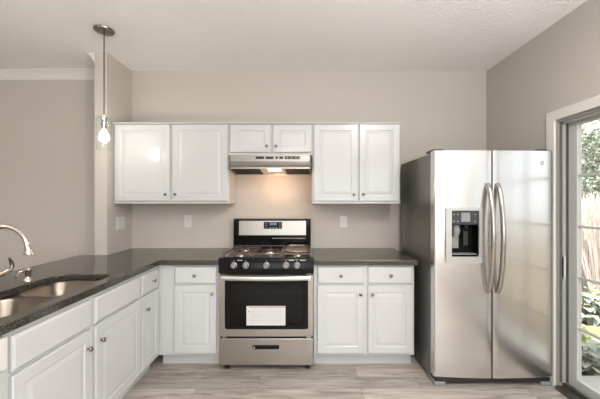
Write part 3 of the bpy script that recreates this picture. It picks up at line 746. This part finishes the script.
# dispenser
x0, x1, z0, z1 = 1.066, 1.334, 0.930, 1.338; ym = fy_(1.2)
fm = xz_frame(MB(), rrect(x0, x1, z0, z1, 0.008, 3), rrect(*HO, 0.008, 3), ym - 0.010, ym + 0.012)
fm.build('dispenser_frame', simple('dispenser_frame', (0.60, 0.59, 0.57), 0.3, 0.7), fz)
rc = MB(); Y0, Y1 = ym + 0.004, 2.288
rc.loft([[(HO[0], Y0, HO[2]), (HO[1], Y0, HO[2]), (HO[1], Y0, HO[3]), (HO[0], Y0, HO[3])], [(HO[0] + .006, Y1, HO[2] + .01), (HO[1] - .006, Y1, HO[2] + .01), (HO[1] - .006, Y1, HO[3]), (HO[0] + .006, Y1, HO[3])]], cap1=True)
rec = rc.build('dispenser_recess', 'black', fz)
MB().box(HO[0] + 0.002, HO[1] - 0.002, ym - 0.006, ym + 0.012, 1.212, 1.315, 0.004).build('dispenser_panel', simple('dispenser_panel', (0.035, 0.035, 0.037), 0.15), fz)
for x in (1.120, 1.148, 1.276):
    for z in (1.234, 1.284): MB().box(x, x + 0.013, ym - 0.0072, ym - 0.0062, z, z + 0.009).build('dispenser_button', 'dim_button', fz)
MB().box(1.180, 1.245, ym - 0.0072, ym - 0.0062, 1.235, 1.302).build('dispenser_screen', 'grey_plastic', fz)
pd = MB(); pd.tube([(1.165, 2.262, 1.205), (1.165, 2.255, 1.165), (1.165, 2.262, 1.12)], [0.026, 0.030, 0.020], 16); pd.box(1.14, 1.19, 2.262, 2.272, 1.03, 1.125, 0.004)
pd.build('ice_chute', 'grey_plastic', fz)
pd = MB(); pd.tube([(1.245, 2.262, 1.205), (1.245, 2.258, 1.18)], [0.014, 0.010], 14); pd.box(1.228, 1.262, 2.266, 2.276, 1.05, 1.16, 0.004); pd.build('water_paddle', 'matte_black', fz)
MB().box(1.115, 1.304, ym + 0.008, 2.284, 0.988, 0.995, 0.001).build('drip_tray', 'grey_plastic', fz)
MB().box(SP - 0.0058, SP + 0.0058, FF - 0.019, FB - 0.012, 0.075, 1.765).build('dark_seam', 'matte_black', fr)  # black strip standing in for the shade in the gap between the doors
# handles
for x, p in ((SP - 0.036, fz), (SP + 0.036, fd)):
    pts = []; rr = []
    y0 = fy_(x); z0, z1 = 0.715, 1.512
    for k in range(25):
        u = k / 24; s = math.sin(PI * u) ** 0.55
        pts.append((x, y0 - 0.001 - 0.068 * s, z0 + (z1 - z0) * u)); rr.append(0.0175)
    MB().tube(pts, rr, 14).build('handle', 'fridge_handle', p, 60)
# badge, hinge covers, base grille, feet
bx, bz = 1.792, 1.672; by = fy_(bx)
MB().lathe([(0, 0.003), (0.011, 0.003), (0.013, 0.005), (0.015, 0.003), (0.015, -0.002)], (bx, by, bz), (0.25, -1, 0), 24).build('badge', 'silver_mark', fd, label='small round silver emblem')
for x0 in (FX0 + 0.01, FX1 - 0.09): MB().box(x0, x0 + 0.08, FB - 0.03, FB + 0.10, 1.7695, 1.784, 0.004).build('hinge_cover', 'matte_black', fr)
MB().box(FX0 + 0.015, FX1 - 0.015, FF + 0.012, FB, 0.022, 0.066, 0.004).build('base_grille', 'matte_black', fr)
for x in (FX0 + 0.005, FX1 - 0.09): MB().box(x, x + 0.085, FF + 0.004, FB + 0.03, 0.0, 0.030, 0.006).build('foot', 'grey_plastic', fr)

# ------------------------------------------------------------------ pendant
pl = thing('pendant_light', 'lit pendant lamp with clear glass cylinder on a thin rod over the peninsula', 'lamp', (-1.547, 2.33, 1.78))
X, Y = -1.547, 2.33
MB().lathe([(0, -0.026), (0.030, -0.026), (0.066, -0.014), (0.072, -0.004), (0.072, -0.0005), (0, -0.0005)], (X, Y, CEIL), n=32).build('canopy', 'dark_metal', pl, 40)
MB().cyl((X, Y, 2.06), (X, Y, CEIL - 0.02), 0.0055, n=12).build('rod', 'dark_metal', pl)
MB().lathe([(0, 0.065), (0.010, 0.065), (0.013, 0.050), (0.026, 0.046), (0.026, 0.038), (0.019, 0.034), (0.019, -0.050), (0.016, -0.056), (0, -0.056)], (X, Y, 2.005), n=24).build('socket', 'chrome', pl, 40)
MB().lathe([(0.053, 0), (0.055, 0.001), (0.055, 0.235), (0.048, 0.252), (0.027, 0.258), (0.027, 0.256), (0.047, 0.250), (0.053, 0.234), (0.053, 0)], (X, Y, 1.783), n=36).build('glass_shade', 'glass', pl, 60)
MB().lathe([(0.0, -0.04), (0.018, -0.036), (0.034, -0.02), (0.038, 0.0), (0.034, 0.02), (0.022, 0.042), (0.016, 0.056), (0.015, 0.06), (0, 0.06)], (X, Y, 1.888), n=24).build('bulb', 'bulb', pl, 60)
pt = bpy.data.lights.new('pendant_glow', 'POINT'); pt.energy = PENDANT; pt.color = (1.0, 0.92, 0.82); pt.shadow_soft_size = 0.022
po = bpy.data.objects.new('pendant_glow', pt); COL.objects.link(po); po.location = (X, Y, 1.885)

# ------------------------------------------------------------------ switch and outlets
sw = thing('light_switch', 'white double rocker switch plate on the side of the short wall', 'switch', (-1.753, 2.872, 1.116))
MB().box(-1.7525, -1.747, 2.805, 2.940, 1.116, 1.238, 0.002).build('plate', 'white_plastic', sw)
for y in (2.848, 2.898): MB().box(-1.7468, -1.743, y - 0.017, y + 0.017, 1.144, 1.210, 0.002).build('rocker', 'white_plastic', sw)
def outlet(x, z, w_, h_, label):
    o = thing('wall_outlet', label, 'outlet', (x, WB, z - h_ / 2), 'white wall outlets')
    MB().box(x - w_ / 2, x + w_ / 2, WB - 0.006, WB - 0.0005, z - h_ / 2, z + h_ / 2, 0.002).build('plate', 'white_plastic', o)
    MB().box(x - 0.017, x + 0.017, WB - 0.009, WB - 0.0062, z - 0.034, z + 0.034, 0.002).build('socket_face', 'white_plastic', o)
    for dz in (-0.018, 0.018):
        s = MB()
        for dx in (-0.006, 0.006): s.box(x + dx - 0.0012, x + dx + 0.0012, WB - 0.0096, WB - 0.0091, z + dz - 0.004, z + dz + 0.004)
        s.box(x - 0.002, x + 0.002, WB - 0.0096, WB - 0.0091, z + dz - 0.011, z + dz - 0.0075)
        s.build('socket_holes', 'grey_plastic', o)
outlet(-1.176, 1.181, 0.074, 0.125, 'white wall outlet above the corner worktop, left of the range')
outlet(0.428, 1.176, 0.072, 0.116, 'white wall outlet above the short worktop, right of the range')

# lamp bodies dressing the added uplights behind the camera
for i, (lx, ly, p) in enumerate(UPLIGHT_FILLS):
    fl = thing('added_uplighter', ['added uplighter for fill light in the unseen room behind', 'added uplighter for fill light, unseen on the dining side'][i], 'lamp', (lx, ly, 0), 'added uplighters')
    MB().lathe([(0, 0), (0.14, 0), (0.14, 0.015), (0.02, 0.03), (0, 0.03)], (lx, ly, 0), n=28).build('base', 'dark_metal', fl, 40)
    MB().cyl((lx, ly, 0.03), (lx, ly, 1.62), 0.012, n=12).build('pole', 'dark_metal', fl)
    MB().lathe([(0, 1.60), (0.05, 1.61), (0.12, 1.65), (0.16, 1.71), (0.155, 1.71), (0.115, 1.657), (0.05, 1.62), (0, 1.612)], (lx, ly, 0), n=32).build('lamp_shade', 'dark_metal', fl, 60)
# ceiling lamp over the kitchen, then two unseen ones added for fill
for i, (lx, ly, p) in enumerate(LAMPS):
    cl = thing('ceiling_light', ['round flush ceiling light over the kitchen floor', 'added round flush ceiling light in the unseen room behind', 'added unseen round flush ceiling light over the dining side'][i], 'lamp', (lx, ly, CEIL), 'flush ceiling lights')
    MB().lathe([(0, -0.0005), (0.19, -0.0005), (0.19, -0.035), (0.178, -0.035), (0.178, -0.03), (0, -0.03)], (lx, ly, CEIL), n=36).build('base', 'dark_metal', cl, 40)
    MB().lathe([(0.176, -0.031), (0.17, -0.06), (0.13, -0.09), (0.07, -0.108), (0, -0.114)], (lx, ly, CEIL), n=36).build('dome', 'dome', cl, 60)

# ------------------------------------------------------------------ garden beyond the glass door
def mesh_raw(name, V, F, m, parent=None):
    me = bpy.data.meshes.new(name); me.from_pydata(V, [], F); me.update(); me.materials.append(M[m])
    o = bpy.data.objects.new(name, me); COL.objects.link(o); o.parent = parent
    return o
def leaf(V, F, c, rnd, L_, W_, up=0.3):
    d = Vector((rnd.gauss(0, 1), rnd.gauss(0, 1), rnd.gauss(0, 1) + up)).normalized()
    s = d.orthogonal().normalized(); s.rotate(Matrix.Rotation(rnd.uniform(0, 2 * PI), 3, d))
    n = d.cross(s) * W_ * 0.25
    b = len(V); c = Vector(c)
    V += [c - d * L_ / 2, c + s * W_ / 2 + n, c + d * L_ / 2, c - s * W_ / 2 + n, c]
    F += [(b, b + 1, b + 4), (b + 1, b + 2, b + 4), (b + 2, b + 3, b + 4), (b + 3, b, b + 4)]
def crown(rnd, blobs, n, L_, W_):
    V = []; F = []
    vol = [bx * by * bz for (_, _, _, bx, by, bz) in blobs]
    for _ in range(n):
        cx, cy, cz, ax, ay, az = rnd.choices(blobs, vol)[0]
        d = Vector((rnd.gauss(0, 1), rnd.gauss(0, 1), rnd.gauss(0, 1))).normalized() * rnd.uniform(0.45, 1.0) ** 0.5
        k = rnd.uniform(0.7, 1.3)
        leaf(V, F, (cx + d.x * ax, cy + d.y * ay, cz + d.z * az), rnd, L_ * k, W_ * k)
    return V, F
def tree(name, label, cat, x, y, h, blobs, n, L_, W_, m, group=None, seed=1, tr=0.12):
    rnd = random.Random(seed)
    t = thing(name, label, cat, (x, y, -0.1), group)
    V, F = crown(rnd, [(a, b, c + 0.1, d, e, f) for a, b, c, d, e, f in blobs], n, L_, W_)
    mesh_raw('crown', V, F, m, t)
    tb = MB()
    tb.tube([(x, y, -0.1), (x + 0.05, y, h * 0.35), (x - 0.04, y + 0.05, h * 0.75)], [tr, tr * 0.75, tr * 0.35], 10)
    for i in range(6):
        a = i * 2.4; z = h * (0.3 + 0.07 * i)
        tb.tube([(x, y, z), (x + math.cos(a) * h * 0.12, y + math.sin(a) * h * 0.12, z + h * 0.14), (x + math.cos(a) * h * 0.2, y + math.sin(a) * h * 0.2, z + h * 0.3)], [tr * 0.4, tr * 0.25, tr * 0.08], 6)
    tb.build('trunk', 'bark', t)
    return t
def rb(seed, n, sx, sy, z0, z1, r0, r1):
    rnd = random.Random(seed); out = []
    for _ in range(n):
        r_ = rnd.uniform(r0, r1); out.append((rnd.uniform(-sx, sx), rnd.uniform(-sy, sy), rnd.uniform(z0, z1), r_, r_, r_ * 0.7))
    return out
tree('garden_tree', 'tall pale green tree seen through the top of the glass door', 'tree', 12.2, 11.2, 6.5, rb(2, 30, 1.8, 1.8, 2.4, 7.6, 0.5, 1.1), 5200, 0.22, 0.12, 'leaf_pale', 'garden trees', 3)
tree('garden_tree', 'broad pale tree standing further behind the evergreen shrubs', 'tree', 17.5, 17.8, 7.5, rb(5, 28, 2.8, 2.8, 2.0, 9.0, 0.7, 1.5), 3600, 0.32, 0.18, 'leaf_pale', 'garden trees', 6, 0.18)
tree('evergreen_shrub', 'dense dark evergreen shrub behind the tall dry grass', 'shrub', 6.9, 6.5, 2.6, rb(8, 26, 0.75, 0.75, 0.3, 2.7, 0.35, 0.5), 6000, 0.10, 0.045, 'leaf_dark', 'evergreen shrubs', 9, 0.07)
tree('evergreen_shrub', 'large rounded evergreen shrub at the back of the garden', 'shrub', 8.6, 9.3, 3.2, rb(11, 24, 0.8, 0.8, 0.3, 3.3, 0.4, 0.75), 5000, 0.15, 0.07, 'leaf_dark', 'evergreen shrubs', 12, 0.09)
# tall dry grass: a mass of blades nobody could count
rnd = random.Random(21); V = []; F = []
for cl in range(56):
    cx = rnd.uniform(4.4, 5.6); cy = cx * rnd.uniform(0.78, 1.10) + rnd.uniform(-0.05, 0.25)
    for _ in range(110):
        a = rnd.uniform(0, 2 * PI); lean = abs(rnd.gauss(0, 0.16)); h = rnd.uniform(0.9, 1.62); r_ = rnd.uniform(0, 0.16)
        bx, by = cx + r_ * math.cos(a), cy + r_ * math.sin(a)
        s = Vector((-math.sin(a + 1), math.cos(a + 1), 0)) * rnd.uniform(0.003, 0.006)
        P0 = Vector((bx, by, -0.1)); P1 = P0 + Vector((math.cos(a) * lean * h * 0.4, math.sin(a) * lean * h * 0.4, h * 0.6)); P2 = P0 + Vector((math.cos(a) * lean * h * 1.1, math.sin(a) * lean * h * 1.1, h))
        b0 = len(V); V += [P0 - s, P0 + s, P1 + s, P1 - s, P2]; F += [(b0, b0 + 1, b0 + 2, b0 + 3), (b0 + 3, b0 + 2, b0 + 4)]
        if rnd.random() < 0.3:
            s2 = s * 2.6; P3 = P2 - Vector((0, 0, 0.14)); b0 = len(V)
            V += [P3, (P2 + P3) / 2 + s2, P2 + Vector((0, 0, .03)), (P2 + P3) / 2 - s2]; F += [(b0, b0 + 1, b0 + 2, b0 + 3)]
tag(mesh_raw('dry_grass', V, F, 'straw'), 'tall dry beige ornamental grass growing outside the glass door', 'grass', kind='stuff')
# broad-leaved low plants by the door
def broad(V, F, c, d, L_, W_, droop):
    c = Vector(c); d = Vector(d).normalized(); s = d.cross(Vector((0, 0, 1))).normalized()
    b = len(V); rows = 5
    for i in range(rows + 1):
        u = i / rows; wv = W_ / 2 * math.sin(PI * (0.06 + 0.94 * u) ** 0.8) if i < rows else 0.0
        p = c + d * L_ * u + Vector((0, 0, -droop * u * u))
        V += [p - s * wv + Vector((0, 0, wv * 0.25)), p, p + s * wv + Vector((0, 0, wv * 0.25))]
    for i in range(rows):
        a = b + 3 * i
        F += [(a, a + 1, a + 4, a + 3), (a + 1, a + 2, a + 5, a + 4)]
def leafy(name, label, x, y, h, rad, n, L_, W_, m, seed):
    rnd = random.Random(seed); t = thing(name, label, 'plant', (x, y, -0.1), 'low leafy plants outside the door')
    V = []; F = []; st = MB()
    for i in range(n):
        a = rnd.uniform(0, 2 * PI); r_ = rad * math.sqrt(rnd.random()); z = h * rnd.uniform(0.25, 1.0) * (1 - 0.45 * (r_ / rad) ** 2)
        p = Vector((r_ * math.cos(a), r_ * math.sin(a), z)); d = Vector((math.cos(a) + rnd.gauss(0, .5), math.sin(a) + rnd.gauss(0, .5), rnd.uniform(-0.1, 0.5)))
        broad(V, F, p, d, L_ * rnd.uniform(.7, 1.2), W_ * rnd.uniform(.7, 1.2), L_ * 0.35)
        if i % 3 == 0: st.tube([(x + p.x * 0.2, y + p.y * 0.2, -0.1), (x + p.x * 0.8, y + p.y * 0.8, -0.1 + z * 0.7), (x + p.x, y + p.y, -0.1 + z)], 0.003, 5)
    mesh_raw('foliage', V, F, m, t); st.build('stems', 'bark', t)
leafy('leafy_plant', 'low grey-green leafy plant closest to the glass door', 2.46, 2.60, 0.34, 0.15, 110, 0.10, 0.065, 'leaf_grey', 31)
leafy('leafy_plant', 'low lime green plant with large leaves outside the glass door', 2.80, 2.86, 0.34, 0.10, 26, 0.16, 0.12, 'leaf_lime', 33)
leafy('leafy_plant', 'bushy grey-green plant in front of the dry grass', 3.30, 3.42, 0.46, 0.30, 240, 0.13, 0.085, 'leaf_grey', 32)
leafy('leafy_plant', 'yellow-green leafy plant at the foot of the dry grass', 3.86, 3.80, 0.36, 0.13, 90, 0.13, 0.08, 'leaf_lime', 34)
leafy('leafy_plant', 'spreading grey-green plant further out beside the patio', 4.15, 2.75, 0.50, 0.34, 200, 0.14, 0.09, 'leaf_grey', 35)
rnd = random.Random(41); V = []; F = []
for _ in range(2600):
    x = rnd.uniform(2.55, 5.2); y = x * rnd.uniform(0.75, 1.2) + 0.1
    if y < 2.45 and x < 2.6: continue
    if any(math.hypot(x - qx, y - qy) < qr for qx, qy, qr in ((2.46, 2.60, .30), (2.80, 2.86, .30), (3.30, 3.42, .48), (3.86, 3.80, .32), (4.15, 2.75, .52))) or (x > 3.95 and 0.70 < y / x < 1.16): continue
    a = rnd.uniform(0, 2 * PI)
    broad(V, F, (x, y, -0.09 + rnd.random() ** 2 * 0.09), (math.cos(a), math.sin(a), rnd.uniform(0, .5)), rnd.uniform(.05, .10), rnd.uniform(.03, .06), 0.02)
tag(mesh_raw('ground_cover_leaves', V, F, 'leaf_grey'), 'carpet of small grey-green ground cover leaves outside the glass door', 'ground cover', kind='stuff')
